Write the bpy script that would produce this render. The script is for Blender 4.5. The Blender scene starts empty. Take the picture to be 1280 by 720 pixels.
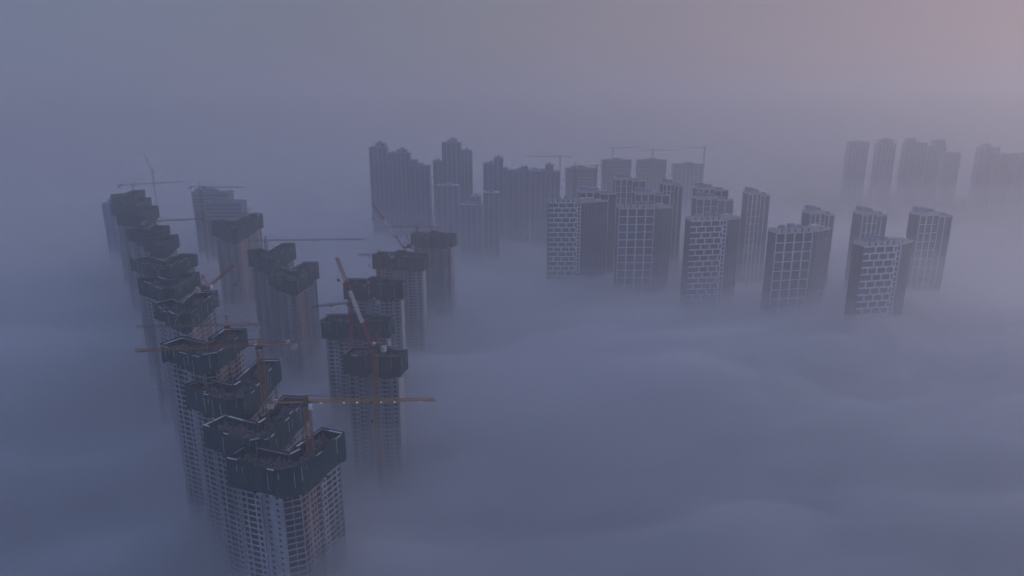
import bpy, math, random
from mathutils import Vector, Matrix, noise
random.seed(7)
C = bpy.context.scene.collection
SC = bpy.context.scene
PI = math.pi

# ------------------------------------------------------------------ camera numbers
F_PX = 864.0                     # focal length in photo pixels (1280 wide)
TH = math.radians(15.0)          # downward pitch
HC = 265.0                       # height of the camera over the ground

def at(px, py, D):
    """where the line of sight through a photo pixel meets the height HC - D"""
    x = px - 640.0; y = 360.0 - py
    dy = F_PX*math.cos(TH) + y*math.sin(TH)
    dz = -F_PX*math.sin(TH) + y*math.cos(TH)
    t = -D/dz
    return Vector((x*t, dy*t, HC - D))

def at_dist(px, py, Y):
    """the point of that line of sight at ground distance Y ahead"""
    x = px - 640.0; y = 360.0 - py
    dy = F_PX*math.cos(TH) + y*math.sin(TH)
    dz = -F_PX*math.sin(TH) + y*math.cos(TH)
    t = Y/dy
    return Vector((x*t, Y, HC + dz*t))

# ------------------------------------------------------------------ materials
def mat(name, col, rough=0.85, metal=0.0, vary=0.25, scale=0.25, streak=0.0, spec=0.3):
    m = bpy.data.materials.new(name); m.use_nodes = True
    nt = m.node_tree; n = nt.nodes; l = nt.links
    b = n['Principled BSDF']
    b.inputs['Roughness'].default_value = rough
    b.inputs['Metallic'].default_value = metal
    b.inputs['Specular IOR Level'].default_value = spec
    if vary > 0:
        tc = n.new('ShaderNodeNewGeometry')
        mp = n.new('ShaderNodeMapping'); mp.inputs['Scale'].default_value = (1, 1, 0.25 if streak else 1)
        l.new(tc.outputs['Position'], mp.inputs['Vector'])
        nz = n.new('ShaderNodeTexNoise'); nz.inputs['Scale'].default_value = scale
        nz.inputs['Detail'].default_value = 6; nz.inputs['Roughness'].default_value = 0.65
        l.new(mp.outputs['Vector'], nz.inputs['Vector'])
        r = n.new('ShaderNodeMapRange')
        r.inputs['From Min'].default_value = 0.25; r.inputs['From Max'].default_value = 0.75
        r.inputs['To Min'].default_value = 1 - vary; r.inputs['To Max'].default_value = 1 + vary
        l.new(nz.outputs['Fac'], r.inputs['Value'])
        mx = n.new('ShaderNodeVectorMath'); mx.operation = 'SCALE'
        mx.inputs[0].default_value = col
        l.new(r.outputs['Result'], mx.inputs['Scale'])
        l.new(mx.outputs['Vector'], b.inputs['Base Color'])
    else:
        b.inputs['Base Color'].default_value = (*col, 1)
    return m

M = dict(
    concrete=mat('bare concrete', (0.31, 0.33, 0.365), vary=0.5, scale=0.10, streak=1),
    redwall=mat('brick infill', (0.30, 0.255, 0.26), vary=0.35, scale=0.2),
    gable=mat('glow lightened gable concrete', (0.42, 0.41, 0.41), vary=0.18, scale=0.12, streak=1),  # lighter than the other walls: glow from the right put into the colour
    net=mat('dark green safety net', (0.011, 0.048, 0.058), rough=0.9, vary=0.45, scale=0.3, streak=1),
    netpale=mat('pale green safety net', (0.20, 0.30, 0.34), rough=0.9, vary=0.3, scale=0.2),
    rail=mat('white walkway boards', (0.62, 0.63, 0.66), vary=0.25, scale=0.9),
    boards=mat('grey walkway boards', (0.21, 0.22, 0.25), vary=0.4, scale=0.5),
    dull=mat('galvanised posts', (0.66, 0.70, 0.72), vary=0.4, scale=0.5),
    deck=mat('dark formwork deck', (0.045, 0.042, 0.045), vary=0.6, scale=0.5),  # dark tone for the deck inside the screens
    clutter=mat('formwork timber and steel', (0.16, 0.15, 0.155), vary=0.8, scale=0.9),
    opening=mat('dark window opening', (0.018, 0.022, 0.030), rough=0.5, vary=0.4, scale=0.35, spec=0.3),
    glass=mat('dark window glass', (0.055, 0.085, 0.14), rough=0.15, vary=0.6, scale=0.3, spec=0.9),
    brown=mat('brown wall panels', (0.115, 0.098, 0.125), vary=0.15, scale=0.15),
    greywall=mat('blue grey render', (0.125, 0.165, 0.25), vary=0.15, scale=0.12, streak=1),
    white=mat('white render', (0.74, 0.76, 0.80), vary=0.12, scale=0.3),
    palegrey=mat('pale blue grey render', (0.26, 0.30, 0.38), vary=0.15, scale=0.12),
    cream=mat('pale render', (0.55, 0.53, 0.50), vary=0.15, scale=0.12, streak=1),
    farwall=mat('haze tinted tower render', (0.27, 0.34, 0.46), vary=0.2, scale=0.05, streak=1),  # bluish air of the distance put into this base colour
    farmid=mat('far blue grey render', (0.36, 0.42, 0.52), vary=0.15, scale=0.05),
    farpale=mat('haze paled tower render', (0.52, 0.57, 0.64), vary=0.15, scale=0.05),  # paler base colour stands in for haze over the faint towers
    orange=mat('orange crane paint', (0.27, 0.12, 0.05), rough=0.5, vary=0.25, scale=1.5),
    yellow=mat('yellow crane paint', (0.42, 0.24, 0.06), rough=0.5, vary=0.25, scale=1.5),
    red=mat('red crane paint', (0.29, 0.045, 0.055), rough=0.5, vary=0.2, scale=1.5),
    whitepaint=mat('white crane paint', (0.78, 0.78, 0.78), rough=0.5, vary=0.15, scale=1.5),
    darksteel=mat('dark crane steel', (0.06, 0.055, 0.06), rough=0.55, vary=0.3, scale=1.2),
    weight=mat('counterweight concrete', (0.42, 0.40, 0.38), vary=0.2, scale=1.0),
    ground=mat('ground', (0.085, 0.085, 0.075), vary=0.4, scale=0.02),
)
lamp_m = bpy.data.materials.new('crane lamp glow'); lamp_m.use_nodes = True
_b = lamp_m.node_tree.nodes['Principled BSDF']
_b.inputs['Base Color'].default_value = (0.9, 0.8, 0.5, 1)
_b.inputs['Emission Color'].default_value = (1.0, 0.86, 0.42, 1)
_b.inputs['Emission Strength'].default_value = 0.5
M['lamp'] = lamp_m

# ------------------------------------------------------------------ mesh helpers
class MB:
    def __init__(s): s.v = []; s.f = []; s.cut = None; s.m2 = None
    def hexa(s, p):                       # 8 points: bottom ring (ccw from above) then top ring
        n = len(s.v); s.v += [tuple(q) for q in p]
        for q in ((3,2,1,0),(4,5,6,7),(0,1,5,4),(1,2,6,5),(2,3,7,6),(3,0,4,7)):
            s.f.append(tuple(n+i for i in q))
    def box(s, x0, x1, y0, y1, z0, z1):
        s.hexa([(x0,y0,z0),(x1,y0,z0),(x1,y1,z0),(x0,y1,z0),(x0,y0,z1),(x1,y0,z1),(x1,y1,z1),(x0,y1,z1)])
    def obox(s, o, u, w, a0, a1, b0, b1, z0, z1):
        """box in a rotated frame: origin o, direction u along, w across (2D vectors)"""
        def q(a, b, z): return (o[0]+u[0]*a+w[0]*b, o[1]+u[1]*a+w[1]*b, z)
        c = [(a0,b0),(a1,b0),(a1,b1),(a0,b1)]
        if u[0]*w[1]-u[1]*w[0] < 0: c = c[::-1]
        s.hexa([q(a,b,z0) for a,b in c] + [q(a,b,z1) for a,b in c])
    def prism(s, poly, z0, z1):
        n = len(s.v); k = len(poly)
        s.v += [(p[0],p[1],z0) for p in poly] + [(p[0],p[1],z1) for p in poly]
        s.f.append(tuple(n+k-1-i for i in range(k))); s.f.append(tuple(n+k+i for i in range(k)))
        for i in range(k):
            j = (i+1) % k
            s.f.append((n+i, n+j, n+k+j, n+k+i))
    def bar(s, a, b, t, t2=None):         # square bar between two points
        a = Vector(a); b = Vector(b); d = b-a
        if d.length < 1e-6: return
        d.normalize()
        up = Vector((0,0,1)) if abs(d.z) < 0.9 else Vector((1,0,0))
        x = d.cross(up).normalized(); y = d.cross(x).normalized()
        t2 = t if t2 is None else t2
        n = len(s.v)
        for p, r in ((a,t),(b,t2)):
            for i, j in ((-1,-1),(1,-1),(1,1),(-1,1)):
                s.v.append(tuple(p + x*i*r/2 + y*j*r/2))
        for q in ((3,2,1,0),(4,5,6,7),(0,1,5,4),(1,2,6,5),(2,3,7,6),(3,0,4,7)):
            s.f.append(tuple(n+i for i in q))
    def build(s, name, m, parent=None):
        me = bpy.data.meshes.new(name)
        me.from_pydata(s.v, [], s.f); me.update()
        me.materials.append(M[m] if isinstance(m, str) else m)
        if s.cut is not None and s.m2:
            me.materials.append(M[s.m2])
            for p in me.polygons[s.cut:]: p.material_index = 1
        o = bpy.data.objects.new(name, me); C.objects.link(o)
        if parent: o.parent = parent
        return o

def thing(name, label, cat, loc, rz=0.0, group=None):
    o = bpy.data.objects.new(name, None); C.objects.link(o)
    o.location = loc; o.rotation_euler = (0, 0, rz)
    o.empty_display_size = 2
    o['label'] = label; o['category'] = cat
    if group: o['group'] = group
    return o

_unit = {}
def window_obj(name, m, parent, o, u, w, a0, a1, b0, b1, z0, z1):
    if (name, m) not in _unit:
        mb = MB(); mb.box(-.5,.5,-.5,.5,-.5,.5)
        me = bpy.data.meshes.new(name); me.from_pydata(mb.v, [], mb.f); me.materials.append(M[m])
        _unit[(name, m)] = me
    ob = bpy.data.objects.new(name, _unit[(name, m)]); C.objects.link(ob)
    a = (a0+a1)/2; b = (b0+b1)/2
    ob.location = (o[0]+u[0]*a+w[0]*b, o[1]+u[1]*a+w[1]*b, (z0+z1)/2)
    ob.rotation_euler = (0,0,math.atan2(u[1],u[0]))
    ob.scale = (abs(a1-a0), abs(b1-b0), abs(z1-z0))
    ob.parent = parent
    return ob

def unit(a, b):
    d = Vector((b[0]-a[0], b[1]-a[1])); L = d.length
    return d/L, L

def poly_area(p):
    return 0.5*sum(p[i][0]*p[(i+1)%len(p)][1]-p[(i+1)%len(p)][0]*p[i][1] for i in range(len(p)))

def inset(poly, d):
    """move every side of a ccw polygon inwards by d (d < 0: outwards)"""
    out = []; k = len(poly)
    for i in range(k):
        p0 = Vector(poly[i-1][:2]); p1 = Vector(poly[i][:2]); p2 = Vector(poly[(i+1)%k][:2])
        u1 = (p1-p0).normalized(); u2 = (p2-p1).normalized()
        n1 = Vector((-u1.y, u1.x)); n2 = Vector((-u2.y, u2.x))
        den = 1 + n1.dot(n2)
        v = (n1+n2)/max(den, 0.3)
        out.append((p1.x+v.x*d, p1.y+v.y*d))
    return out

# ------------------------------------------------------------------ facade with real relief
def facade(wall, wins, a, b, z0, z1, fh, cols, depth=0.55, jitter=0.0, wallz=None):
    """wall face from a to b (outside on the right hand); core lies `depth` behind it.
       cols: list of (pier_before, width, sill, head) scaled to the length; last entry may be (pier,)"""
    u, L = unit(a, b); w = Vector((-u.y, u.x))           # w points inwards
    tot = sum(c[0] + (c[1] if len(c) > 1 else 0) for c in cols)
    k = L/tot; x = 0.0
    nfl = int((z1-z0)/fh)
    zt = z1 - nfl*fh
    for c in cols:
        p0 = x; x += c[0]*k
        wall.obox(a, u, w, p0, x, 0, depth-0.02, z0, z1)       # pier
        if len(c) == 1: continue
        _, cw, sill, head = c[:4]
        x1 = x + cw*k
        set_in = 0.05 if cw > 1.0 else 0.09
        zprev = z0
        for f in range(nfl):
            zb = zt + f*fh
            wz0 = zb + sill*fh; wz1 = zb + head*fh
            wall.obox(a, u, w, x, x1, set_in, depth-0.02, zprev, wz0)
            zprev = wz1
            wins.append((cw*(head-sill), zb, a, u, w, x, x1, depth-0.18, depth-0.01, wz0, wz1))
        wall.obox(a, u, w, x, x1, set_in, depth-0.02, zprev, z1)
        x = x1

def place_windows(wins, root, base, m, nmax=100, zmin=0, name='window'):
    """the windows that show largest as parts of their own, all the rest as one part"""
    vis = []
    for t in wins:
        size, zb, a, u, w, x0, x1, b0, b1, wz0, wz1 = t
        px, py = base[0]+a[0]+u[0]*x0, base[1]+a[1]+u[1]*x0
        toc = Vector((-px, -py)).normalized()
        facing = max(0.0, -(w.x*toc.x + w.y*toc.y))
        show = (x1-x0)*(wz1-wz0)*facing*(1.0 if zb > zmin else 0.05)
        vis.append((show*(1+0.004*zb), t))
    vis.sort(key=lambda q: -q[0])
    rest = MB()
    for i, (s_, t) in enumerate(vis):
        size, zb, a, u, w, x0, x1, b0, b1, wz0, wz1 = t
        if i < nmax:
            window_obj(name, m, root, a, u, w, x0, x1, b0, b1, wz0, wz1)
        else:
            rest.obox(a, u, w, x0, x1, b0, b1, wz0, wz1)
    if rest.v:
        r = rest.build(name, m, root); r['kind'] = 'stuff'

# bay patterns in metres: (pier before, opening width, sill, head)
PAT_A = [(0.7,0.8,.34,.70),(0.7,2.2,.16,.84),(0.6,3.8,.10,.86),(0.6,1.9,.18,.82),(1.0,0.9,.22,.80),(0.8,0.9,.10,.88),
         (1.6,1.8,.20,.82),(0.9,1.9,.20,.82),(0.8,)]
PAT_B = [(0.4,2.8,.08,.88),(0.6,1.3,.22,.80),(2.0,1.7,.22,.80),(0.8,1.6,.22,.80),(0.7,3.2,.10,.87),(0.5,0.8,.26,.74),(0.6,)]
PAT_C = [(0.5,1.8,.18,.82),(0.7,1.4,.22,.80),(0.6,3.2,.10,.86),(0.5,2.4,.12,.84),(0.7,1.7,.22,.80),(1.0,0.9,.26,.74),(0.8,2.8,.10,.87),(0.5,)]
PAT_BALC = [(0.3,3.4,.10,.90),(0.35,3.2,.10,.90),(0.3,)]
PAT_END = [(1.6,1.3,.28,.70),(2.6,1.2,.28,.70),(1.8,)]
PAT_GABLE = [(5.5,0.7,.35,.6),(5.5,)]

# ------------------------------------------------------------------ crown of climbing screens, shared by the towers under construction
def crown(root, poly, ztop, h, rnd, netm='net', bright=1.0, near=True, yaw=0.0, pos=(0,0)):
    """poly: ccw plan of the body; the screens stand outside it"""
    ring = inset(poly, -1.25); k = len(ring)
    net = MB(); joint = MB(); rails = MB()
    def board(m, *a):
        if near:
            q = MB(); q.obox(*a); q.build('walkway', m, root)
        else: rails.obox(*a)
    for i in range(k):
        a = ring[i]; b = ring[(i+1)%k]
        u, L = unit(a, b); w = Vector((-u.y, u.x))
        wn = w.copy(); wn.rotate(Matrix.Rotation(yaw, 2))
        front = wn.y > 0                                  # inward normal points away from the camera
        n = max(1, round(L/ (3.2 if near else 6.0)))
        drop = rnd.uniform(-0.9, 0.9); top = 0
        for j in range(n):
            if j % 4 == 0: drop = rnd.uniform(-1.1, 0.9); top = rnd.uniform(-0.3, 0.3)
            x0 = L*j/n + 0.03; x1 = L*(j+1)/n - 0.03
            off = rnd.uniform(0, 0.16)
            net.obox(a, u, w, x0, x1, off, off+0.22, ztop-h+drop, ztop+top)
            if near and rnd.random() < 0.40:
                zz = ztop + top - rnd.uniform(0, 4.0)
                joint.obox(a, u, w, x1-0.02, x1+rnd.uniform(.07,.17), -0.10, -0.02, zz - rnd.uniform(2.0, 9.0), zz)
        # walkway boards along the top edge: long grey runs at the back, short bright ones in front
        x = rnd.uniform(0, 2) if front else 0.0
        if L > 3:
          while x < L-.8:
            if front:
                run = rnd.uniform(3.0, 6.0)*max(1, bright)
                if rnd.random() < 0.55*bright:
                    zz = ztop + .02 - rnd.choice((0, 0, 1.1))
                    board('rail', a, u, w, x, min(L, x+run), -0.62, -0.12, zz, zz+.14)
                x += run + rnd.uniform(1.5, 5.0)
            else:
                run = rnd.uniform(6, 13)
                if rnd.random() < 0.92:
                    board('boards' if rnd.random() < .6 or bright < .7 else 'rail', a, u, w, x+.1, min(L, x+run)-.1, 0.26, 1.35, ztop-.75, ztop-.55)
                x += run + rnd.uniform(.1, .8)
    if near:
        for i in range(k):
            a = poly[i]; b = poly[(i+1)%k]; u, LL = unit(a, b); w = Vector((-u.y, u.x)); xx = 2.5
            while xx < LL:
                joint.obox(a, u, w, xx-.08, xx+.08, -1.0, 0.9, ztop-h-rnd.uniform(0.2,1.4), ztop-h+1.2); xx += 5
    net.cut = len(net.f); net.m2 = 'dull'; nv = len(net.v)
    net.v += joint.v; net.f += [tuple(i+nv for i in f) for f in joint.f]
    net.build('safety_screen', netm, root)
    if rails.v: rails.build('walkway', 'boards', root)

def in_poly(x, y, P):
    c = False; k = len(P)
    for i in range(k):
        x0, y0 = P[i]; x1, y1 = P[(i+1)%k]
        if (y0 > y) != (y1 > y) and x < (x1-x0)*(y-y0)/(y1-y0)+x0: c = not c
    return c

def deck_stuff(root, poly, zdeck, rnd, n):
    d = MB(); d.prism(inset(poly, 0.1), zdeck-0.4, zdeck); d.build('deck', 'deck', root)
    c = MB()
    xs = [p[0] for p in poly]; ys = [p[1] for p in poly]; q = inset(poly, 1.0)
    t = 0
    while t < n:
        x = rnd.uniform(min(xs), max(xs)); y = rnd.uniform(min(ys), max(ys)); t += 1
        if not in_poly(x, y, q): continue
        ang = rnd.choice([0.4, 1.2, 1.97, 2.7]) + rnd.uniform(-.1, .1)
        u = Vector((math.cos(ang), math.sin(ang))); w = Vector((-u.y, u.x))
        kind = rnd.random()
        if kind < 0.5:
            c.obox((x,y), u, w, -rnd.uniform(.6,2.2), rnd.uniform(.6,2.2), -.15, .15, zdeck, zdeck+rnd.uniform(.8,3.4))   # wall forms
        elif kind < 0.8:
            c.obox((x,y), u, w, -rnd.uniform(.5,1.5), rnd.uniform(.5,1.5), -.6, .6, zdeck, zdeck+rnd.uniform(.2,.7))
        else:
            c.obox((x,y), u, w, -.12, .12, -.12, .12, zdeck, zdeck+rnd.uniform(2,4.0))
    if c.v:
        o = c.build('formwork', 'clutter', root); o['kind'] = 'stuff'

# ------------------------------------------------------------------ tower with two wings, under construction
def v_tower(label, F, L, R, D, wing=12.5, near=True, group='unfinished towers with two wings', seed=1, crown_h=13.5,
            netm='net', bright=1.0, parts=True, deck_n=260, fh=3.0, wallm='concrete'):
    rnd = random.Random(seed)
    f = at(*F, D); l = at(*L, D); r = at(*R, D)
    base = (f.x, f.y, 0)
    root = thing('unfinished_tower', label, 'tower', base, 0, group)
    z1 = HC - D
    f2 = Vector((0,0)); l2 = Vector((l.x-f.x, l.y-f.y)); r2 = Vector((r.x-f.x, r.y-f.y))
    ul = l2.normalized(); ur = r2.normalized()
    nl = Vector((ul.y, -ul.x)); nr = Vector((-ur.y, ur.x))     # towards the back of each wing
    # inner corner of the two back lines
    # f + nl*wing + ul*s = f + nr*wing + ur*t
    A = nr*wing - nl*wing
    det = ul.x*(-ur.y) + ur.x*ul.y
    s = (A.x*(-ur.y) + ur.x*A.y)/det
    inner = nl*wing + ul*s
    ch = 6.0
    step = 1.6                                                    # the wing ends step back a little
    ml = l2*0.55; mr = r2*0.55
    P = [ul*ch, ur*ch, mr, mr+nr*step, r2+nr*step, r2+nr*wing]
    notch = 3.2
    P += [inner+ur*9+nr*0, inner+ur*9-nr*notch, inner-ur*0.2-nr*notch*0.2]
    P += [inner+ul*9-nl*notch*0.2, inner+ul*9, l2+nl*wing, l2+nl*step, ml+nl*step, ml]
    # keep it simple where the notches would cross
    P = [tuple(p) for p in P]
    P = [P[0],P[1],P[2],P[3],P[4],P[5], tuple(inner+ur*8), tuple(inner+ur*8-nr*notch), tuple(inner - nl*notch*0.0 - nr*notch*0.5),
         tuple(inner+ul*7), P[11], P[12], P[13], P[14]]
    if poly_area(P) < 0: P = P[::-1]
    outer = inset(P, 1.0)                                         # wall line (the photo's outline is that of the screens)
    core = inset(outer, 0.55)
    ztop_wall = z1 - 4.8
    cb = MB(); cb.prism(core, 0, ztop_wall-0.05); cb.build('core_wall', wallm, root)
    wall = MB(); redw = MB(); wins = []
    pats = {0: PAT_BALC, 1: PAT_B, 3: PAT_C, 12: PAT_A, 13: PAT_A}
    k = len(outer)
    zb = max(0.0, HC-238)                                         # below this the storeys are a plain podium
    for i in range(k):
        a = outer[i]; b = outer[(i+1)%k]; u, LL = unit(a, b)
        nrm = Vector((u.y, -u.x)); cx = f.x + a[0]; cy = f.y + a[1]
        facing = nrm.x*(-cx) + nrm.y*(-cy) > 0
        if LL < 2.5:
            wall.obox(a, u, Vector((-u.y,u.x)), 0, LL, 0, 0.53, 0, ztop_wall); continue
        if i == 0: pat = PAT_BALC
        elif LL < 8: pat = PAT_END[:1]+[(2.0,)]
        elif LL < 13: pat = PAT_END
        else: pat = {1: PAT_B, 3: PAT_C, 5: PAT_B, 10: PAT_C}.get(i, PAT_A)
        if LL < 20 and len(pat) > 6: pat = pat[:5] + [pat[-1]] if i % 2 else pat[2:]
        tgt = redw if i in (1,) else wall
        if facing or near:
            facade(tgt, wins, a, b, 0, ztop_wall, fh, pat)
        else:
            wall.obox(a, u, Vector((-u.y,u.x)), 0, LL, 0, 0.53, 0, ztop_wall)
    wall.build('wall', wallm, root)
    if redw.v: redw.build('wall', 'redwall', root)
        # windows hidden behind the screens are left out
    wins = [t for t in wins if t[9] < z1 - crown_h + 1.5]
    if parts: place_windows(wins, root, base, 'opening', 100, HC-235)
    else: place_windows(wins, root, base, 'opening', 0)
    crown(root, P, z1, crown_h, rnd, netm, bright, near)
    deck_stuff(root, inset(P, 0.6), ztop_wall, rnd, deck_n)
    return root

# ------------------------------------------------------------------ broad tower facing the camera, under construction (east row)
def h_tower(label, Lp, Rp, D, seed=1, depth=15.0, near=True, parts=True, group='unfinished broad towers with a pale gable', crown_h=12.5, deck_n=200, netm='net'):
    rnd = random.Random(seed)
    l = at(*Lp, D); r = at(*Rp, D)
    W = (r-l).xy.length; rz = math.atan2(r.y-l.y, r.x-l.x)
    root = thing('unfinished_tower', label, 'tower', (l.x, l.y, 0), rz, group)
    z1 = HC - D
    a = W*0.40; b = W*0.60; n = 4.5; st = 2.2; c = W*0.2; d = W*0.86
    P = [(0,st),(c,st),(c,0),(a,0),(a,n),(b,n),(b,0),(d,0),(d,1.6),(W,1.6),(W,depth),(W*.66,depth),(W*.66,depth+3),(W*.34,depth+3),(W*.34,depth),(0,depth)]
    outer = inset(P, 1.0); core = inset(outer, 0.55); k = len(P)
    zw = z1 - 4.2
    cb = MB(); cb.prism(core, 0, zw-0.05); cb.build('core_wall', 'concrete', root)
    wall = MB(); gab = MB(); wins = []
    for i in range(k):
        p = outer[i]; q = outer[(i+1)%k]; u, LL = unit(p, q); w = Vector((-u.y,u.x))
        if i == 9: gab.obox(p, u, w, 0, LL, 0, 0.53, 0, zw); continue
        if LL < 3: wall.obox(p, u, w, 0, LL, 0, 0.53, 0, zw); continue
        pat = {0: [(0.8,2.2,.16,.82),(0.7,1.0,.25,.75),(0.9,)], 2: [(0.5,3.2,.12,.84),(0.5,2.2,.16,.8),(0.5,)],
               4: [(2.0,1.1,.3,.7),(0.8,1.1,.3,.7),(2.0,)], 6: [(0.5,1.7,.2,.8),(0.6,3.4,.12,.84),(0.6,1.7,.2,.8),(0.8,)], 8: [(0.8,1.4,.2,.8),(0.9,)]}.get(i, PAT_END)
        if i in (0,2,4,6,8) or near: facade(wall, wins, p, q, 0, zw, 3.0, pat)
        else: wall.obox(p, u, w, 0, LL, 0, 0.53, 0, zw)
    wall.build('wall', 'concrete', root); gab.build('gable_wall', 'gable', root)
    wins = [t for t in wins if t[9] < z1 - crown_h + 1.5]
    # facing test works in the tower's own frame: hand over a base rotated into it
    cb_ = Vector((l.x, l.y)); cb_.rotate(Matrix.Rotation(-rz, 2))
    place_windows(wins, root, (cb_.x, cb_.y), 'opening', 100 if parts else 0, HC-235)
    crown(root, P, z1, crown_h, rnd, netm, 0.55, near, rz)
    deck_stuff(root, inset(P, 0.6), zw, rnd, deck_n)
    # stair head rising over the middle of the roof
    sh = MB(); sh.box(W*.42, W*.58, depth-6, depth-1, zw, z1+2.6); sh.box(W*.44, W*.5, depth-8, depth-6, zw, z1+0.8)
    sh.build('stair_head', netm, root)
    return root

# ------------------------------------------------------------------ finished apartment towers (right group)
def lattice(mb, a, b, z0, z1, kind, depth=0.8, t=1.25):
    """white frame lattice proud of the wall; returns the dark panels between"""
    u, L = unit(a, b); w = Vector((-u.y, u.x)); cells = []
    T = t
    if kind == 'brick':
        rows = int((z1-z0)/6.0); zt = z1 - rows*6.0; n = 4; cw = L/3.6
        for r in range(rows+1):
            z = zt + r*6.0
            mb.obox(a, u, w, 0, L, -depth, -0.02, z-T/2, z+T/2)
        for r in range(rows):
            z = zt + r*6.0; odd = r % 2
            xs = [0.0] + [L*(0.35 if odd else 0.19) + L*0.28*i for i in range(4)]
            xs = [x for x in xs if x < L-2.0] + [L]
            for i, x in enumerate(xs[:-1]):
                if i > 0: mb.obox(a, u, w, x-T/2, x+T/2, -depth+0.01, -0.02, z+T/2, z+6-T/2)
                cells.append((x+T/2+.3, xs[i+1]-T/2-.3, z+T/2+.3, z+6-T/2-.3))
            if not odd: mb.obox(a, u, w, L-T, L, -depth+0.01, -0.02, z+T/2, z+6-T/2)
    elif kind == 'grid':
        rows = int((z1-z0)/9.0); zt = z1 - rows*9.0; n = 4
        for i in range(n+1):
            x = L*i/n
            x0 = max(0, x-T*.5); x1 = min(L, x+T*.5)
            mb.obox(a, u, w, x0, x1, -depth, -0.02, z0, z1)
        for r in range(rows+1):
            z = zt + r*9.0
            for i in range(n):
                mb.obox(a, u, w, L*i/n+T*.5, L*(i+1)/n-T*.5, -depth+0.12, -0.02, z-T*.35, z+T*.35)
        for r in range(rows):
            for i in range(n):
                for h in (0,):
                    cells.append((L*i/n+T, L*(i+1)/n-T, zt+r*9+.5, zt+r*9+8.5))
    elif kind == 'ladder':
        rows = int((z1-z0)/4.5); zt = z1 - rows*4.5
        mb.obox(a, u, w, 0, .9, -depth, -0.02, z0, z1); mb.obox(a, u, w, L-.9, L, -depth, -0.02, z0, z1)
        for r in range(rows+1):
            mb.obox(a, u, w, .9, L-.9, -depth+.1, -0.02, zt+r*4.5-.55, zt+r*4.5+.55)
        for r in range(rows):
            cells.append((1.1, L-1.1, zt+r*4.5+.8, zt+r*4.5+3.6))
    elif kind == 'stripes':
        n = max(2, int(L/4.2))
        for i in range(n+1):
            x = L*i/n
            mb.obox(a, u, w, max(0,x-.22), min(L,x+.22), -0.45, -0.02, z0, z1)
        rows = int((z1-z0)/3.0)
        for r in range(rows):
            for i in range(n):
                cells.append((L*i/n+.75, L*(i+1)/n-.75, z1-3*(r+1)+.9, z1-3*(r+1)+2.4))
    return [(1, c[2], a, u, w, c[0], c[1], -0.12, 0.05, c[2], c[3]) for c in cells]

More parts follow.
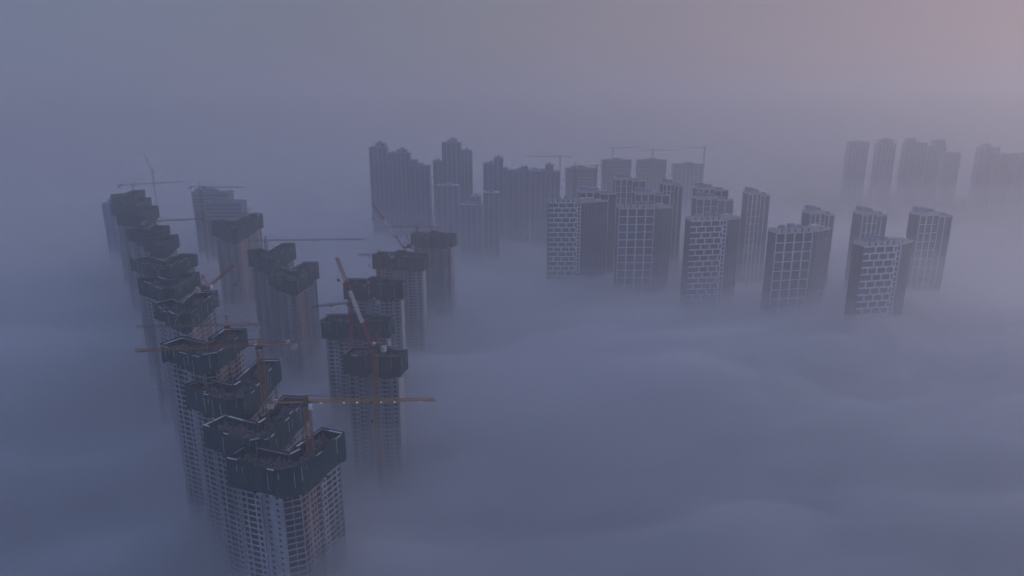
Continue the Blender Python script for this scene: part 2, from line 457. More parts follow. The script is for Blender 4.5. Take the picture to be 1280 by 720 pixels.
def finished_tower(label, kind, Lp, D, W, rz_deg, wing_w=0.0, wing_deg=18.0, depth=13.0, seed=1, parts=True, roofbox=True, backroof=False,
                   group='finished apartment towers with white frames'):
    """Lp: pixel of the top left corner of the front wall; W: front width in metres"""
    rnd = random.Random(seed)
    l = at(*Lp, D); rz = math.radians(rz_deg); z1 = HC - D
    root = thing('apartment_tower', label, 'apartment tower', (l.x, l.y, 0), rz, group)
    cb = Vector((l.x, l.y)); cb.rotate(Matrix.Rotation(-rz, 2))
    body = MB(); body.box(0, W, 0, depth, 0, z1-4.5); body.build('wall', 'brown' if kind == 'brick' else 'greywall', root)
    fr = MB(); wins = []
    wins += lattice(fr, (0,0), (W,0), HC-262, z1-4.5, kind)
    fr.build('facade_frame', 'white', root)
    sd = MB()
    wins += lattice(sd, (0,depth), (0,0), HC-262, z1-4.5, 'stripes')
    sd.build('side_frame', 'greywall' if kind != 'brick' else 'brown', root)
    # parapet: pale band with dark slots, on the front and returning along the side
    pp = MB()
    pp.box(-.3, W+.3, -.75, -.2, z1-4.2, z1); pp.box(-.3, .3, -.2, depth, z1-4.2, z1-.6)
    pp.box(-.3, W+.3, depth-.5, depth+.2, z1-4.2, z1-1.2); pp.box(W-.3, W+.3, -.2, depth-.5, z1-4.2, z1-.8)
    ppo = pp.build('parapet', 'cream', root)
    nsl = 5
    for i in range(nsl):
        s_ = MB(); x = W*(i+0.75)/(nsl+0.5)
        s_.box(x-.6, x+.6, -.95, -.70, z1-3.9, z1-.35); s_.build('parapet_slot', 'opening', ppo)
    rf = MB(); rf.box(.32, W-.32, -.18, depth-.55, z1-4.5, z1-3.6); rfo = rf.build('roof', 'cream', root)
    for i in range(3):
        tk = MB(); x = W*rnd.uniform(.08,.9); y = depth*rnd.uniform(.2,.5); tk.box(x-.9, x+.9, y-.8, y+.8, z1-3.58, z1-3.6+rnd.uniform(1.4,3.2)); tk.bar((x+1.4,y,z1-3.6), (x+1.4,y,z1+rnd.uniform(1,4)), .15)
        tk.build('roof_tank', 'gable', rfo)
    rb = MB()
    if roofbox:
        x = W*rnd.uniform(.45,.6)
        rb.box(x, x+W*.16, depth*.6, depth*.95, z1-3.6, z1+2.6); rb.box(x+W*.25, x+W*.36, depth*.5, depth*.85, z1-3.6, z1+1.4)
        rb.box(x-W*.25, x-W*.1, depth*.7, depth*.9, z1-3.6, z1+1.2)
        rb.build('roof_house', 'farwall', rfo)
    if wing_w > 0:
        lad = 5.0
        wl = MB(); wl.box(W+.4, W+.4+lad, 1.2, depth-2, 0, z1-4.8); wl.build('stair_wall', 'brown' if kind=='brick' else 'greywall', root)
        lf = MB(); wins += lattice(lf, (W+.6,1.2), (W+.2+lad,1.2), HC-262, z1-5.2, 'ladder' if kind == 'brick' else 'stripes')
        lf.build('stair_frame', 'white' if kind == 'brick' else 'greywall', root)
        ang = math.radians(wing_deg); u = Vector((math.cos(ang), math.sin(ang))); w = Vector((-u.y, u.x))
        o = Vector((W+.5+lad, 3.4)); h2 = z1-5.5
        wg = MB(); wg.obox(o, u, w, 0, wing_w, 0, depth-3, 0, h2); wg.build('wing_wall', 'greywall', root)
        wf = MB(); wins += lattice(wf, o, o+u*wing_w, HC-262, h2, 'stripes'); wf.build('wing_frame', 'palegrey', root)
        pr = MB(); pr.obox(o, u, w, -.2, wing_w+.3, -.55, .1, h2+.02, h2+2.0); pr.obox(o, u, w, wing_w-.3, wing_w+.3, .1, depth-3, h2+.02, h2+1.8)
        pr.obox(o, u, w, 0.2, wing_w*.5, 3, 9, h2+.02, h2+5.5)
        pr.obox(o, u, w, wing_w*.55, wing_w*.8, 2, 7, h2+.02, h2+3.4)
        pr.build('wing_parapet', 'cream', root)
    place_windows(wins, root, (cb.x, cb.y), 'glass', 100 if parts else 0, HC-215)
    return root

def back_tower(label, x0, x1, y0, D, seed=1, rz_deg=8.0, depth=15.0, parts=False, m='greywall', group='finished apartment towers behind', white_roof=True, near=True):
    """narrower finished tower seen behind: white vertical frames, stepped roof"""
    kx = max(0, (x0-640)/500); x0 += 14*kx; x1 += 9*kx; l = at(x0, y0, D); r = at(x1, y0, D); W = (r-l).xy.length/max(.5, math.cos(math.radians(rz_deg)-math.atan2(-(l.x+r.x)/2, (l.y+r.y)/2)*0))
    rz = math.radians(rz_deg); z1 = HC-D; rnd = random.Random(seed)
    root = thing('apartment_tower', label, 'apartment tower', (l.x, l.y, 0), rz, group)
    body = MB(); body.box(0, W*.56, 0, depth, 0, z1-3); body.box(W*.56+.05, W, 2.5, depth-2, 0, z1-6); body.build('wall', m, root)
    fr = MB(); wins = []
    c = W*.56; n = 3
    for i in range(n+1):
        x = c*i/n; fr.box(max(0,x-.6), min(c,x+.6), -.6, -.02, HC-262, z1-3)
    for i in range(1, 3):
        x = W*.56 + W*.44*i/2; fr.box(x-.45, min(W,x+.45), 1.9, 2.48, HC-262, z1-6)
    k = 0
    while z1-3-9*k > HC-255:
        z = z1-3-9*k
        fr.box(0.6, c-.6, -.45, -.02, z-.6, z); k += 1
    fr.build('facade_frame', 'white' if near else 'farpale', root)
    for k in range(int((z1-HC+262)/3)):
        z = z1-3-3*(k+1)
        for i in range(n):
            wins.append((1, z, (0,0), Vector((1,0)), Vector((0,1)), c*i/n+.9, c*(i+1)/n-.9, -.1, .05, z+.7, z+2.3))
        for i in range(2):
            wins.append((1, z-3, (W*.56,2.5), Vector((1,0)), Vector((0,1)), W*.22*i+.9, W*.22*(i+1)-.9, -.1, .05, z-3+.7, z-3+2.3))
        wins.append((1, z, (0,depth), Vector((0,-1)), Vector((1,0)), 3, 6, -.1, .05, z+.7, z+2.3))
        wins.append((1, z, (0,depth), Vector((0,-1)), Vector((1,0)), depth-7, depth-3.5, -.1, .05, z+.7, z+2.3))
    cb = Vector((l.x, l.y)); cb.rotate(Matrix.Rotation(-rz, 2))
    place_windows(wins, root, (cb.x, cb.y), 'glass', 60 if parts else 0, HC-200)
    pp = MB()
    pp.box(-.4, c+.4, -.9, 0.4, z1-2.97, z1+.2); pp.box(-.4, .4, .4, depth, z1-2.97, z1); pp.box(c-.4, c+.4, .4, depth, z1-2.97, z1)
    pp.box(W*.56+.5, W+.2, 1.9, 3.0, z1-5.97, z1-4.2); pp.box(W-.4, W+.2, 3.0, depth-2, z1-5.97, z1-4.2)
    pp.build('parapet', 'cream' if near else 'farpale', root)
    rb = MB(); rb.box(c*.08, c*.42, depth*.3, depth*.9, z1-2.97, z1+4.6); rb.box(c*.5, c*.92, depth*.45, depth*.85, z1-2.97, z1+2.4); rb.box(W*.62, W*.86, depth*.4, depth*.7, z1-5.97, z1-1.8)
    rb.build('roof_house', 'farwall' if near else m, root)
    return root

# ------------------------------------------------------------------ far towers
def far_tower(label, blocks, Y, group, m='farwall', band=False, rz=0.0, depth=20.0):
    """blocks: list of (x0, x1, ytop, set back) in photo pixels, all at ground distance Y ahead"""
    p = at_dist((blocks[0][0]+blocks[0][1])/2, blocks[0][2], Y)
    root = thing('apartment_tower' if not band else 'unfinished_tower', label, 'apartment tower' if not band else 'tower', (p.x, p.y, 0), rz, group)
    body = MB(); fin = MB(); dark = MB(); roofs = MB()
    for bi, (x0, x1, yt, back, *rest) in enumerate(blocks):
        yy = Y + back
        a = at_dist(x0, yt, yy); b = at_dist(x1, yt, yy)
        X0 = a.x-p.x; X1 = b.x-p.x; Z = a.z; Yl = back
        d = depth - bi*0.6
        body.box(X0, X1, Yl, Yl+d, 0, Z)
        n = max(2, round((X1-X0)/8.0))
        for i in range(n+1):
            x = X0 + (X1-X0)*i/n
            fin.box(max(X0,x-.5), min(X1,x+.5), Yl-.5, Yl-.02, 0, Z-1.5)
        z = Z-3.2
        while z > HC-250:
            for i in range(n):
                xa = X0 + (X1-X0)*i/n; xb = X0 + (X1-X0)*(i+1)/n
                dark.box(xa+1.0, xb-1.0, Yl-.12, Yl+.05, z-.2, z+1.5)
            if not band: pass
            z -= 3.0
        roofs.box(X0-.4, X1+.4, Yl-.9, Yl+1.2, Z-1.4, Z+.3)
        xm = (X0+X1)/2; ww = (X1-X0)
        if ww > 12:
            roofs.box(xm-ww*.12, xm+ww*.16, Yl+4, Yl+10, Z, Z+3.6)
            roofs.box(xm-ww*.34, xm-ww*.22, Yl+5, Yl+9, Z, Z+2.0)
        if band:
            for j in range(5):
                zz = Z - 1 - j*5.2
                roofs.box(X0-1.2, X1+1.2, Yl-1.8, Yl-1.0, zz-2.6, zz)
                roofs.box(X0-1.2, X0-.5, Yl-1.0, Yl+d, zz-2.6, zz)
    body.build('wall', m, root); fin.build('facade_frame', m, root)
    w = dark.build('window', 'glass', root); w['kind'] = 'stuff'
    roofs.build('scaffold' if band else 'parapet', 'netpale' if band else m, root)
    return root

# ------------------------------------------------------------------ tower cranes
def lattice_beam(mb, p, q, s, bays, t=0.16, tri=False, side=None):
    """four chords (or three) with diagonals between two points"""
    p = Vector(p); q = Vector(q); d = (q-p); L = d.length; d.normalize()
    up = Vector((0,0,1)) if abs(d.z) < 0.9 else Vector((0,1,0))
    x = d.cross(up).normalized(); y = x.cross(d).normalized()
    off = [x*-s/2+y*-s/2, x*s/2+y*-s/2, x*s/2+y*s/2, x*-s/2+y*s/2] if not tri else [x*-s/2, x*s/2, y*s*0.9]
    for o in off: mb.bar(p+o, q+o, t)
    k = len(off)
    for i in range(bays):
        a = p + d*(L*i/bays); b = p + d*(L*(i+1)/bays)
        for j in range(k):
            j2 = (j+1) % k
            if i % 2: mb.bar(a+off[j], b+off[j2], t*.6)
            else: mb.bar(a+off[j2], b+off[j], t*.6)
            mb.bar(b+off[j], b+off[j2], t*.6)

CR = 'tower cranes of the building sites'
def hammer_crane(label, base_xy, zj, yaw, jib, cjib, m='orange', jm=None, thick=1.0, lamps=0, apex=7.0, cab=True, mast_s=2.0, hook=0.5, zlow=0):
    """zj: height of the jib; yaw: direction of the jib in degrees"""
    jm = jm or m
    root = thing('tower_crane', label, 'crane', (base_xy[0], base_xy[1], 0), math.radians(yaw), CR)
    t = 0.20*thick; s = mast_s
    ms = MB(); lattice_beam(ms, (0,0,0), (0,0,zj-1.2), s, int((zj-1.2)/2.4), t*1.15); ms.build('mast', m, root)
    tt = MB(); tt.box(-s*.7, s*.7, -s*.7, s*.7, zj-1.2, zj-.2); tt.build('slewing_ring', 'darksteel', root)
    ap = MB()
    for i, j in ((-1,-1),(1,-1),(1,1),(-1,1)): ap.bar((i*s*.45, j*s*.45, zj-.2), (i*.2, j*.2, zj+apex), t*1.1)
    for k in (0.33, 0.66):
        r = s*.45*(1-k)+.2*k; z = zj + apex*k
        for (i,j),(i2,j2) in zip(((-1,-1),(1,-1),(1,1),(-1,1)), ((1,-1),(1,1),(-1,1),(-1,-1))): ap.bar((i*r,j*r,z),(i2*r,j2*r,z), t*.7)
    ap.build('apex', m, root)
    jb = MB(); lattice_beam(jb, (s*.6,0,zj+.1), (jib,0,zj+.1), 1.25, max(6,int(jib/2.2)), t*.85, tri=True); jbo = jb.build('jib', jm, root)
    cj = MB(); cj.box(-cjib, -s*.6, -.75, .75, zj-.05, zj+.22)
    for y_ in (-.72,.72): cj.bar((-cjib,y_,zj+1.2), (-s*.6,y_,zj+1.2), .1)
    cj.build('counter_jib', jm if thick < 1.2 else m, root)
    cw = MB(); cw.box(-cjib-.3, -cjib+2.6, -.85, .85, zj-2.6, zj-.1); cw.box(-cjib+2.8, -cjib+4.4, -.7, .7, zj+.3, zj+1.7); cw.build('counterweight', 'weight', root)
    tb = MB(); tb.bar((0,0,zj+apex), (jib*.62,0,zj+1.2), t*.45); tb.bar((0,0,zj+apex), (jib*.3,0,zj+1.2), t*.45); tb.bar((0,0,zj+apex), (-cjib+1.5,0,zj+.3), t*.5)
    tb.build('tie_bar', 'darksteel', root)
    if cab:
        cb = MB(); cb.box(s*.55, s*.55+1.7, -s*.5-1.5, -s*.5, zj-2.2, zj-.1); cbo = cb.build('cab', 'whitepaint', root)
        cwn = MB(); cwn.box(s*.55+1.72, s*.55+1.76, -s*.5-1.35, -s*.5-.15, zj-1.6, zj-.4); cwn.build('cab_window', 'glass', cbo)
    hk = MB(); hx = jib*hook
    hk.box(hx-.9, hx+.9, -.6, .6, zj-.7, zj-.35); hk.bar((hx,0,zj-.7), (hx,0,zj-9), .07); hk.box(hx-.4, hx+.4, -.25, .25, zj-10.2, zj-9); hk.build('hook_block', 'darksteel', jbo)
    for i in range(lamps):
        lm = MB(); x = 6.5 + (jib-12)*i/max(1,lamps-1)*0.95 + (0, 1.6, -1.2, .8, -1.8, 1.0)[i%6]
        lm.box(x-.3, x+.3, -.85, -.45, zj-.32, zj+.12)
        lm.build('lamp', 'lamp', jbo)
    return root

def luff_crane(label, base_xy, zt, tip, m='orange', thick=1.0, mast_s=2.0, stripes=True):
    """zt: height of the machine deck; tip: world point of the boom tip"""
    tip = Vector(tip); d = Vector((tip.x-base_xy[0], tip.y-base_xy[1])); yaw = math.atan2(d.y, d.x); r = d.length; h = tip.z - zt
    root = thing('tower_crane', label, 'crane', (base_xy[0], base_xy[1], 0), yaw, CR)
    t = .2*thick; s = mast_s
    ms = MB(); lattice_beam(ms, (0,0,0), (0,0,zt-.6), s, int(zt/2.4), t*1.15); ms.build('mast', m, root)
    dk = MB(); dk.box(-8.0, 2.4, -1.5, 1.5, zt-.6, zt+.3); dk.box(-5.2, -1.8, -1.4, 1.4, zt+.3, zt+2.4); dk.build('machine_deck', 'darksteel', root)
    cw = MB(); cw.box(-8.4, -6.2, -1.6, 1.6, zt-1.6, zt+1.9); cw.build('counterweight', 'weight', root)
    af = MB()
    for y in (-1.2, 1.2):
        af.bar((1.2,y,zt+.3), (-2.4,y*.5,zt+9.5), t*1.3); af.bar((-6.2,y,zt+.3), (-2.4,y*.5,zt+9.5), t*1.3)
    af.bar((-2.4,-.6,zt+9.5), (-2.4,.6,zt+9.5), t*1.3); af.bar((-.5,-1,zt+4.8), (-.5,1,zt+4.8), t); af.bar((-4.3,-1,zt+4.8), (-4.3,1,zt+4.8), t)
    af.build('frame', 'red', root)
    cb = MB(); cb.box(.6, 2.4, -3.1, -1.52, zt-.2, zt+2.1); cb.build('cab', 'whitepaint', root)
    seg = [0, .26, .62, 1.0] if stripes else [0, 1]
    cols = ['red','whitepaint','red'] if stripes else ['red']
    p0 = Vector((1.8,0,zt+.8)); p1 = Vector((r,0,tip.z))
    for i in range(len(seg)-1):
        b = MB(); a_ = p0.lerp(p1, seg[i]); b_ = p0.lerp(p1, seg[i+1])
        lattice_beam(b, a_, b_, 1.35, max(3, int((b_-a_).length/2.0)), t)
        b.build('boom', cols[i], root)
    tb = MB(); tb.bar((-2.4,0,zt+9.5), p0.lerp(p1,.97)+Vector((0,0,1)), t*.4); tb.build('tie_bar', 'darksteel', root)
    hk = MB(); hk.bar(p1, p1-Vector((0,0,13)), .07); hk.box(p1.x-.6, p1.x+.6, -.5, .5, p1.z-14.4, p1.z-13); hk.build('hook_block', 'darksteel', root)
    return root

# ================================================================== THE SCENE
WG = 'unfinished towers with two wings'
EG = 'unfinished broad towers with pale gables, the middle row'
# west row, from the nearest backwards: front vertex, left wing end, right wing end of the screens (photo pixels), depth under the camera
V = [
 ('nearest unfinished tower, its dark screened crown lowest in the photo', (363,590),(283,572),(430,541),150),
 ('unfinished tower directly behind the nearest one, crossed by the lamp lit crane jib', (325,552),(254,531),(384,497),146),
 ('unfinished tower whose right wing stands behind the orange mast with white cab', (296,503),(231,482),(350,450),139),
 ('unfinished tower with white boards round its whole crown, orange jib crossing its front', (262,445),(201,430),(308,411),124),
 ('unfinished tower standing just behind the crown with white boards all round', (231,396),(190,378),(272,364),124),
 ('unfinished tower second behind the crown with white boards all round', (212,363),(172,349),(249,340),122),
 ('unfinished tower third behind the crown with white boards all round, pale hazy edge', (205,335),(162,323),(246,317),122),
 ('hazy unfinished tower with small square crown below a faint reddish jib', (200,307),(178,298),(223,293),118),
 ('hazy unfinished tower right beside the mast of the faint reddish crane', (189,293),(158,287),(212,282),117),
 ('hazy unfinished tower with slanting crown, third from the far end of its row', (178,270),(145,266),(198,257),114),
 ('hazy unfinished tower second from the far end of the long left row', (170,258),(138,255),(189,247),114),
 ('farthest unfinished tower of the long left row, directly under the hazy hammerhead crane', (164,245),(138,243),(181,237),111),
]
for i, (lab, f, l, r, D) in enumerate(V):
    near = i < 7
    v_tower(lab, f, l, r, D, wing=12.5 if i < 5 else 13.5, near=near, seed=11+i, crown_h=[13.5,13,12.5,10.5,10.5,10.5,10.5,12,12,13,13,13][i], bright=[1,.8,.8,1.5,1.3,1.3,1.1,.5,.5,.5,.5,.5][i],
            parts=i < 7, deck_n=[700,500,450,350,200,150,120,20,20,20,20,20][i], group=WG)
# the two V towers and the taller hazy ones east of them
v_tower('unfinished tower with white front edge boards, left of the red and white boom', (366,350),(334,335),(398,327), 138, near=True, seed=40, crown_h=15, deck_n=150, group=WG)
v_tower('unfinished tower with dark crown directly under a long thin hazy jib', (338,325),(309,313),(369,304), 130, near=True, seed=41, crown_h=15, deck_n=100, group=WG, bright=.4)
v_tower('hazy unfinished tower with broad crown, a red crane head on its right wing', (293,285),(264,276),(328,267), 122, near=True, seed=42, crown_h=16, deck_n=60, group=WG, bright=.4)
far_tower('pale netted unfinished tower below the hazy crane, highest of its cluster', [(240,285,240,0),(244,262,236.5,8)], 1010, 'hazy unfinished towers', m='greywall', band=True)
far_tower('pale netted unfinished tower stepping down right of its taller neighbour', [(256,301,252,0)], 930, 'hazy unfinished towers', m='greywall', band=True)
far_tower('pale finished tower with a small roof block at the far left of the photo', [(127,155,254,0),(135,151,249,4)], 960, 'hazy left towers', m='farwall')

E = [
 ('unfinished broad tower with orange mast up its front, nearest of the middle row', (429,443),(497,447),150),
 ('unfinished broad tower with red crane mast at its left, second of the middle row', (402,401),(484,402),144),
 ('unfinished broad tower behind the red and white boom, third of the middle row', (430,354),(501,355),138),
 ('unfinished broad tower with thin dark jib over its left corner, fourth of the middle row', (466,319),(528,321),136),
 ('unfinished broad tower farthest back in the middle row, by the finished grey towers', (514,293),(564,295),136),
]
for i, (lab, l, r, D) in enumerate(E):
    h_tower(lab, l, r, D, seed=60+i, group=EG, crown_h=13.0, deck_n=[260,200,120,100,60][i])

# ---- finished towers on the right
FG = 'finished apartment towers with white frames'
finished_tower('apartment tower with white brick pattern frames, leftmost of the three with that pattern', 'brick', (686,249), 112, 34, 1, 37, 22, seed=1)
finished_tower('apartment tower with tall white grid frames standing in the middle of the finished group', 'grid', (774,256), 112, 41, 2, 18, 22, seed=2)
finished_tower('apartment tower with white brick pattern frames in front of a wide pale roofed tower', 'brick', (864,271), 112, 35, 10, 23, 26, seed=3)
finished_tower('apartment tower with tall white grid frames standing alone with one taller tower behind it', 'grid', (971,286), 112, 38, 12, 26, 26, seed=4)
finished_tower('apartment tower with white brick pattern frames, lowest and rightmost of that pattern', 'brick', (1081,302), 112, 32, 12, 24, 26, seed=5)
BG = 'finished apartment towers standing behind'
B = [
 ('apartment tower with flat pale roof right behind the leftmost brick patterned tower', 722,770,238,108, 2, 0),
 ('apartment tower with flat pale roof directly behind the middle grid fronted tower', 790,836,240,110, 4, 1),
 ('tall thin framed apartment tower between the two pale flat roofs', 766,806,222,104, 3, 2),
 ('narrow apartment tower half hidden right of the middle grid fronted tower', 824,852,228,104, 4, 3),
 ('apartment tower with broad pale roof directly behind the middle brick patterned tower', 865,917,246,110, 8, 4),
 ('hazy apartment tower rising above the broad pale roof', 866,910,234,104, 8, 5),
 ('slim apartment tower with round roof block standing free between two groups', 928,961,240,104, 8, 6),
 ('apartment tower rising right behind the lone grid fronted tower', 1004,1043,264,106, 12, 7),
 ('apartment tower rising behind the left shoulder of the lowest brick patterned tower', 1067,1109,265,108, 12, 8),
 ('tall apartment tower at the right end of the finished group, widest of those behind', 1137,1192,266,108, 12, 9),
]
for lab, x0, x1, y0, D, rz, sd in B:
    back_tower(lab, x0, x1, y0, D, seed=sd, rz_deg=rz, group=BG, parts=sd in (0,1,4,6,7,8,9))

# ---- hazy far group in the middle
FARG = 'hazy finished towers in the middle distance'
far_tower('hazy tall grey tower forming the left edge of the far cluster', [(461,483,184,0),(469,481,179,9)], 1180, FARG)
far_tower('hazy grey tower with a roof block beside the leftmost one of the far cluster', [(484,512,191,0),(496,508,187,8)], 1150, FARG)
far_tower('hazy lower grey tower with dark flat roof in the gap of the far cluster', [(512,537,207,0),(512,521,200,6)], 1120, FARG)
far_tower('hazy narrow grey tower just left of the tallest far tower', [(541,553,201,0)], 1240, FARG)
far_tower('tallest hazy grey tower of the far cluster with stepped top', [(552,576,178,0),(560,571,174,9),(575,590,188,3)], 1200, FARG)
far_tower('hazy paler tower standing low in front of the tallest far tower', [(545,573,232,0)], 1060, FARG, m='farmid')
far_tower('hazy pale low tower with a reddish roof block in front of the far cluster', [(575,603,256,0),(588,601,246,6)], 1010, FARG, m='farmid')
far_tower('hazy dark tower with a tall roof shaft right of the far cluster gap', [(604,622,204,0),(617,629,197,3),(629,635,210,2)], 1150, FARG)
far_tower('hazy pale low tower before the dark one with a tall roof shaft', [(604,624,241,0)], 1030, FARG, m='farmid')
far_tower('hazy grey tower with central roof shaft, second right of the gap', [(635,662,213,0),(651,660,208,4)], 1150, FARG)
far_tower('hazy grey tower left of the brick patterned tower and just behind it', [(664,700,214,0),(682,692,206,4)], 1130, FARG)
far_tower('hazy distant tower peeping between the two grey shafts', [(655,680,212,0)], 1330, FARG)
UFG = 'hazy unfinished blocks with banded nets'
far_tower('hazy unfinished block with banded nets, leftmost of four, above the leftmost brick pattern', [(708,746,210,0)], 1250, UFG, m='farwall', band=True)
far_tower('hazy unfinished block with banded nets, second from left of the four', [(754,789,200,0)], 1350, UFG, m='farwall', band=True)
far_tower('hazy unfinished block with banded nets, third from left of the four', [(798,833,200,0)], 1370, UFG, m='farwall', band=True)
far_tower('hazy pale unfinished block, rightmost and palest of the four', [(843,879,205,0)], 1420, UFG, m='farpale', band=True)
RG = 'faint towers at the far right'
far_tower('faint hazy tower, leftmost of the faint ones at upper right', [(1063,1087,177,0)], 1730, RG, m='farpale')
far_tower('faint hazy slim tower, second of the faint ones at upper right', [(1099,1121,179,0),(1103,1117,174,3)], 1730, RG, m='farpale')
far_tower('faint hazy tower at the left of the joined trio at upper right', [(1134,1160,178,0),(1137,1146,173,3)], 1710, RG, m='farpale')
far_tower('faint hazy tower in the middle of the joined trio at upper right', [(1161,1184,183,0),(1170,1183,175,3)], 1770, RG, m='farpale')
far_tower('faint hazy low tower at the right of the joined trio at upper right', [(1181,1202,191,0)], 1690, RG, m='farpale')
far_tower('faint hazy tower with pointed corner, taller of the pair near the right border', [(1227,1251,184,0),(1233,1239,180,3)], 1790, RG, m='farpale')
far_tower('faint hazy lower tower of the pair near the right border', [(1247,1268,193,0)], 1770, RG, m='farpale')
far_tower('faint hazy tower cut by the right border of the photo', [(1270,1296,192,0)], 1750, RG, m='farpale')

# ---- cranes: mast pixel at jib height, depth D of the jib
def crane_at(label, px, py, D, yaw, jib, cj, **k):
    p = at(px, py, D); return hammer_crane(label, (p.x, p.y), p.z, yaw, jib, cj, **k)
def luff_at(label, px, py, D, tip_px, tip_py, back, **k):
    p = at(px, py, D); t = at_dist(tip_px, tip_py, p.y + back); return luff_crane(label, (p.x, p.y), p.z, t, **k)

crane_at('nearest orange tower crane with yellow jib carrying small lit lamps', 383, 503, 128, 2, 57, 17, m='orange', jm='yellow', thick=1.25, lamps=6, apex=3.5, mast_s=2.6)
crane_at('orange tower crane with white cab whose jib slants down across the white outlined crown', 324, 432, 112, 189, 55, 17, m='orange', thick=1.2, apex=3.5, mast_s=2.4)
crane_at('reddish tower crane half hidden behind the white outlined crown, dark counterweight to the right', 284, 407, 118, 184, 48, 17, m='orange', thick=.75, apex=6)
luff_at('tall crane with raised red and white boom on an orange mast', 467, 434, 140, 421, 322, 10, m='orange', thick=.95, mast_s=2.4)
crane_at('red tower crane with dark jib pointing left, left of the raised red and white boom', 437, 379, 128, 205, 24, 20, m='red', jm='darksteel', thick=1.1, apex=6)
crane_at('thin dark tower crane over the left corner of the fourth tower in the middle row', 474, 319, 124, 181, 18, 12, m='red', jm='darksteel', thick=1.0, apex=5, cab=False)
luff_at('small crane with thin red boom raised over the fourth broad gabled tower', 506, 309, 128, 465, 254, 0, m='red', thick=0.95)
crane_at('faint red crane with level jib over the farthest tower of the middle row', 521, 284, 124, 180, 32, 22, m='red', thick=1.0, apex=4)
crane_at('hazy crane with long thin jib over the tower with a lamp on its corner', 332, 301, 120, 3, 88, 14, m='darksteel', thick=0.95, apex=4)
crane_at('hazy red crane standing on the right wing of the broad hazy crown', 312, 268, 118, 200, 14, 10, m='red', thick=1.2, apex=8, mast_s=2.4)
crane_at('hazy hammerhead crane with upward slanting jib above the far end of the long left row', 166, 231, 98, 32, 62, 16, m='darksteel', thick=0.95, apex=8)
crane_at('hazy hammerhead crane with short left arm above the pale netted towers', 250, 234, 100, -6, 56, 14, m='darksteel', thick=0.95, apex=7)
crane_at('hazy reddish crane in the gap beside the small dark square crown', 194, 277, 112, 18, 45, 12, m='red', thick=1.4, apex=5)
luff_at('hazy red crane with short raised boom right behind the tower with three white boards', 259, 360, 122, 292, 332, 20, m='red', thick=1.1, stripes=False)
luff_at('very faint crane with upright boom high over the far end of the long left row', 190, 214, 118, 182, 195, 10, m='darksteel', thick=0.7, stripes=False)
crane_at('faint far crane with long jib to the left, leftmost over the banded blocks', 700, 196, 92, 180, 62, 19, m='darksteel', thick=1.2, apex=3)
crane_at('faint far crane with jib to the right over the second banded block', 766, 185, 90, 4, 62, 16, m='darksteel', thick=1.2, apex=3)
crane_at('faint far crane over the third banded block with jib to the right', 816, 188, 92, 0, 60, 18, m='darksteel', thick=1.2, apex=3)
crane_at('faint far crane with tall peak and long left jib over the rightmost banded block', 881, 185, 92, 180, 46, 18, m='darksteel', thick=1.2, apex=9)
crane_at('faint small far crane between first and second banded block', 746, 207, 98, 180, 14, 8, m='darksteel', thick=1.2, apex=3)
crane_at('faint small far crane standing on the first banded block', 719, 208, 98, 30, 12, 8, m='darksteel', thick=1.2, apex=7)

# ------------------------------------------------------------------ ground and air
g = MB(); g.box(-9000, 9000, -3000, 14000, -2, 0); go = g.build('ground', 'ground'); go['kind'] = 'structure'

def vol_mat(name, dens, col, aniso=0.5):
    m = bpy.data.materials.new(name); m.use_nodes = True; nt = m.node_tree
    for n in list(nt.nodes): nt.nodes.remove(n)
    out = nt.nodes.new('ShaderNodeOutputMaterial'); v = nt.nodes.new('ShaderNodeVolumePrincipled')
    v.inputs['Color'].default_value = (*col, 1); v.inputs['Density'].default_value = dens; v.inputs['Anisotropy'].default_value = aniso
    nt.links.new(v.outputs['Volume'], out.inputs['Volume'])
    return m
HAZE_COL = (0.84, 0.82, 0.81); FOG_COL = (0.974, 0.983, 0.998)
HAZE = 0.00066
h = MB(); h.box(-6500, 6500, -900, 7200, -1.0+(-2), HC+95); ho = h.build('haze', vol_mat('haze air', HAZE, HAZE_COL)); ho['kind'] = 'stuff'

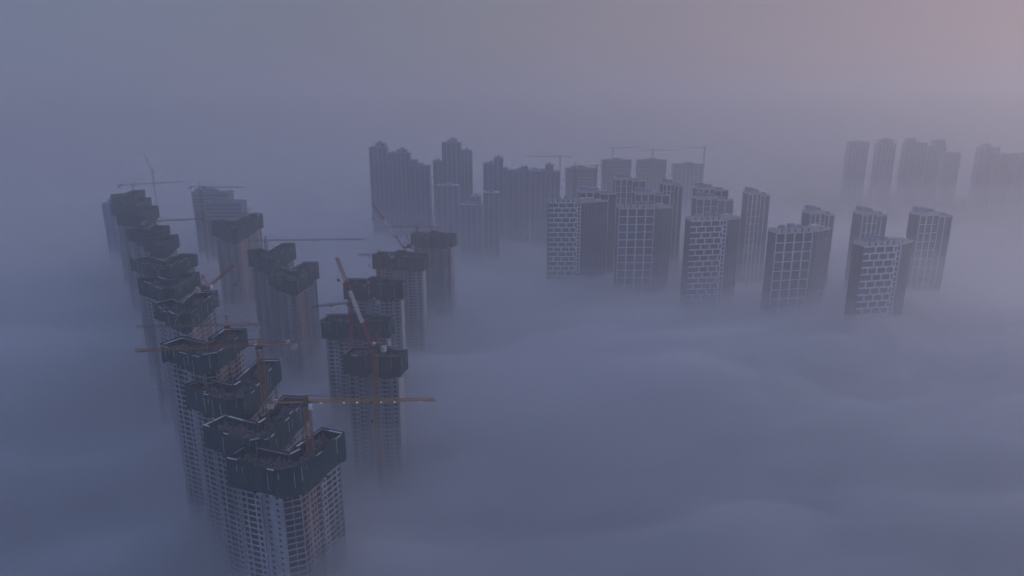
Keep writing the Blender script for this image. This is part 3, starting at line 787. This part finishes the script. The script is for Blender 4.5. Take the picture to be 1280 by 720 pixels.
def fog_surface(x, y):
    """height of the fog sea"""
    z = HC - 226
    z += 72*math.exp(-(((x-350)/270)**2 + ((y-535)/215)**2))        # it swells at the foot of the right hand towers
    z += 8*math.exp(-(((x-0)/200)**2 + ((y-620)/220)**2))
    z -= 42*math.exp(-(((x+270)/125)**2 + ((y-300)/150)**2))         # and sinks in a trough around the nearest towers
    z += 12*math.exp(-(((x+420)/90)**2 + ((y-420)/160)**2))
    z += 12*math.exp(-(((x+85)/60)**2 + ((y-262)/55)**2))
    z += 14*math.exp(-(((x+170)/70)**2 + ((y-400)/90)**2))
    z -= 70*math.exp(-(((x-1050)/600)**2 + ((y-1750)/520)**2))
    return z
def fog_layer(top_off, dens, amp, sc_, seed, name='fog'):
    xs = []; x = -3000.0
    def axis(a, b, c, near, fa):
        out = [a]; 
        while out[-1] < b:
            d = abs(out[-1]-c); out.append(out[-1] + near + fa*max(0, d-500))
        return out
    X = axis(-3600, 3800, 0, 11, 0.06); Y = axis(-300, 6200, 350, 9, 0.05)
    mb = MB(); nx = len(X); ny = len(Y)
    for y in Y:
        for x in X:
            n1 = noise.fractal(Vector((x/ (260*sc_)+seed*3.1, y/(190*sc_), seed*1.7)), 0.9, 2.1, 4)
            n2 = noise.noise(Vector((x/620+5, y/420, 2.0)))
            wx = 40*noise.noise(Vector((x/150, y/150, 11.0)))
            n3 = noise.fractal(Vector(((x+wx+y*.5)/105, (y+wx)/42, 4.0)), 0.75, 2.0, 4)
            zz = fog_surface(x, y) + 6 + top_off + amp*n1 + (amp*0.8+8)*n2 + (7 if seed < 4 else 9)*n3 + 26*noise.noise(Vector((x/170+y/400, y/75-x/300, 7.7)))*math.exp(-((x+350)/260)**2)
            mb.v.append((x, y, max(1.5, zz)))
    top = len(mb.v)
    for j in range(ny-1):
        for i in range(nx-1):
            a = j*nx+i; mb.f.append((a, a+1, a+nx+1, a+nx))
    # skirt and bottom
    ring = [i for i in range(nx)] + [j*nx+nx-1 for j in range(1, ny)] + [(ny-1)*nx+i for i in range(nx-2, -1, -1)] + [j*nx for j in range(ny-2, 0, -1)]
    zb = 0.5 + 0.05*seed
    for r in ring: mb.v.append((mb.v[r][0], mb.v[r][1], zb))
    k = len(ring)
    for i in range(k):
        j = (i+1) % k; mb.f.append((ring[j], ring[i], top+i, top+j))
    mb.f.append(tuple(top+k-1-i for i in range(k)))
    o = mb.build(name, vol_mat('fog', dens, FOG_COL)); o['kind'] = 'stuff'
    for p in o.data.polygons: p.use_smooth = True
    return o
for i, (off, dens, amp, s_) in enumerate([(104,.00036,10,1.8),(50,.0009,14,1.5),(25,.0025,18,1.15),(10,.009,20,0.95),(2,.04,20,0.85)]):
    fog_layer(off, dens, amp, s_, i+1)

# ------------------------------------------------------------------ light
SUN_EL = math.radians(2.5); SUN_AZ = math.radians(62)     # the glow of dawn low on the right, ahead of the camera
w = bpy.data.worlds.new('World'); SC.world = w; w.use_nodes = True
nt = w.node_tree; N = nt.nodes; L = nt.links
for n in list(N): N.remove(n)
out = N.new('ShaderNodeOutputWorld'); bg = N.new('ShaderNodeBackground'); L.new(bg.outputs[0], out.inputs[0])
sky = N.new('ShaderNodeTexSky'); sky.sky_type = 'NISHITA'; sky.sun_disc = False
sky.sun_elevation = SUN_EL; sky.sun_rotation = SUN_AZ; sky.altitude = 300; sky.dust_density = 3.0; sky.air_density = 1.0; sky.ozone_density = 2.0
# thin cloud veil of dawn: direction dependent colour mixed over the clear sky
tc = N.new('ShaderNodeTexCoord'); nrm = N.new('ShaderNodeVectorMath'); nrm.operation = 'NORMALIZE'; L.new(tc.outputs['Generated'], nrm.inputs[0])
dot = N.new('ShaderNodeVectorMath'); dot.operation = 'DOT_PRODUCT'; L.new(nrm.outputs[0], dot.inputs[0])
dot.inputs[1].default_value = (math.sin(SUN_AZ)*.98, math.cos(SUN_AZ)*.98, 0.05)
ramp = N.new('ShaderNodeValToRGB'); mr = N.new('ShaderNodeMapRange'); mr.inputs['From Min'].default_value = -1; mr.inputs['From Max'].default_value = 1
L.new(dot.outputs['Value'], mr.inputs['Value']); L.new(mr.outputs['Result'], ramp.inputs['Fac'])
e = ramp.color_ramp.elements
e[0].position = 0.0; e[0].color = (0.22, 0.32, 0.56, 1)
e[1].position = 1.0; e[1].color = (0.43, 0.32, 0.375, 1)
for pos, c in ((0.27, (0.21, 0.30, 0.50, 1)), (0.45, (0.185, 0.225, 0.335, 1)), (0.60, (0.205, 0.22, 0.30, 1)), (0.72, (0.24, 0.237, 0.295, 1)), (0.84, (0.305, 0.258, 0.32, 1)), (0.93, (0.375, 0.295, 0.355, 1))):
    q = ramp.color_ramp.elements.new(pos); q.color = c
sepz = N.new('ShaderNodeSeparateXYZ'); L.new(nrm.outputs[0], sepz.inputs[0])
el_ = N.new('ShaderNodeMapRange'); el_.interpolation_type = 'SMOOTHSTEP'; el_.inputs['From Min'].default_value = 0.10; el_.inputs['From Max'].default_value = 0.75
L.new(sepz.outputs['Z'], el_.inputs['Value'])
zen = N.new('ShaderNodeMix'); zen.data_type = 'RGBA'; L.new(el_.outputs['Result'], zen.inputs['Factor'])
L.new(ramp.outputs['Color'], zen.inputs['A']); zen.inputs['B'].default_value = (0.295, 0.39, 0.72, 1)
mixc = N.new('ShaderNodeMix'); mixc.data_type = 'RGBA'; mixc.inputs['Factor'].default_value = 0.85
sc_ = N.new('ShaderNodeVectorMath'); sc_.operation = 'SCALE'; sc_.inputs['Scale'].default_value = 0.10
L.new(sky.outputs[0], sc_.inputs[0]); L.new(sc_.outputs[0], mixc.inputs['A']); L.new(zen.outputs['Result'], mixc.inputs['B'])
L.new(mixc.outputs['Result'], bg.inputs['Color']); bg.inputs['Strength'].default_value = 1.0

sl = bpy.data.lights.new('sun', 'SUN'); sl.energy = 1.0; sl.angle = math.radians(22); sl.color = (1.0, 0.80, 0.72)
so = bpy.data.objects.new('sun', sl); C.objects.link(so)
el = math.radians(12)
d = Vector((math.sin(SUN_AZ)*math.cos(el), math.cos(SUN_AZ)*math.cos(el), math.sin(el)))
so.rotation_euler = d.to_track_quat('Z', 'Y').to_euler(); so.location = d*500

# ------------------------------------------------------------------ camera
cam = bpy.data.cameras.new('camera'); co = bpy.data.objects.new('camera', cam); C.objects.link(co)
cam.sensor_width = 36; cam.lens = F_PX/1280*36; cam.clip_start = 1; cam.clip_end = 30000
co.location = (0, 0, HC); co.rotation_euler = (math.radians(90)-TH, 0, 0)
SC.camera = co
SC.view_settings.view_transform = 'Standard'; SC.view_settings.look = 'None'; SC.view_settings.gamma = 1; SC.view_settings.exposure = -0.03
cy = SC.cycles
cy.volume_bounces = 5; cy.max_bounces = 6; cy.diffuse_bounces = 1; cy.glossy_bounces = 1
cy.transparent_max_bounces = 64; cy.use_denoising = True
cy.use_adaptive_sampling = True; cy.adaptive_threshold = 0.04; cy.adaptive_min_samples = 16
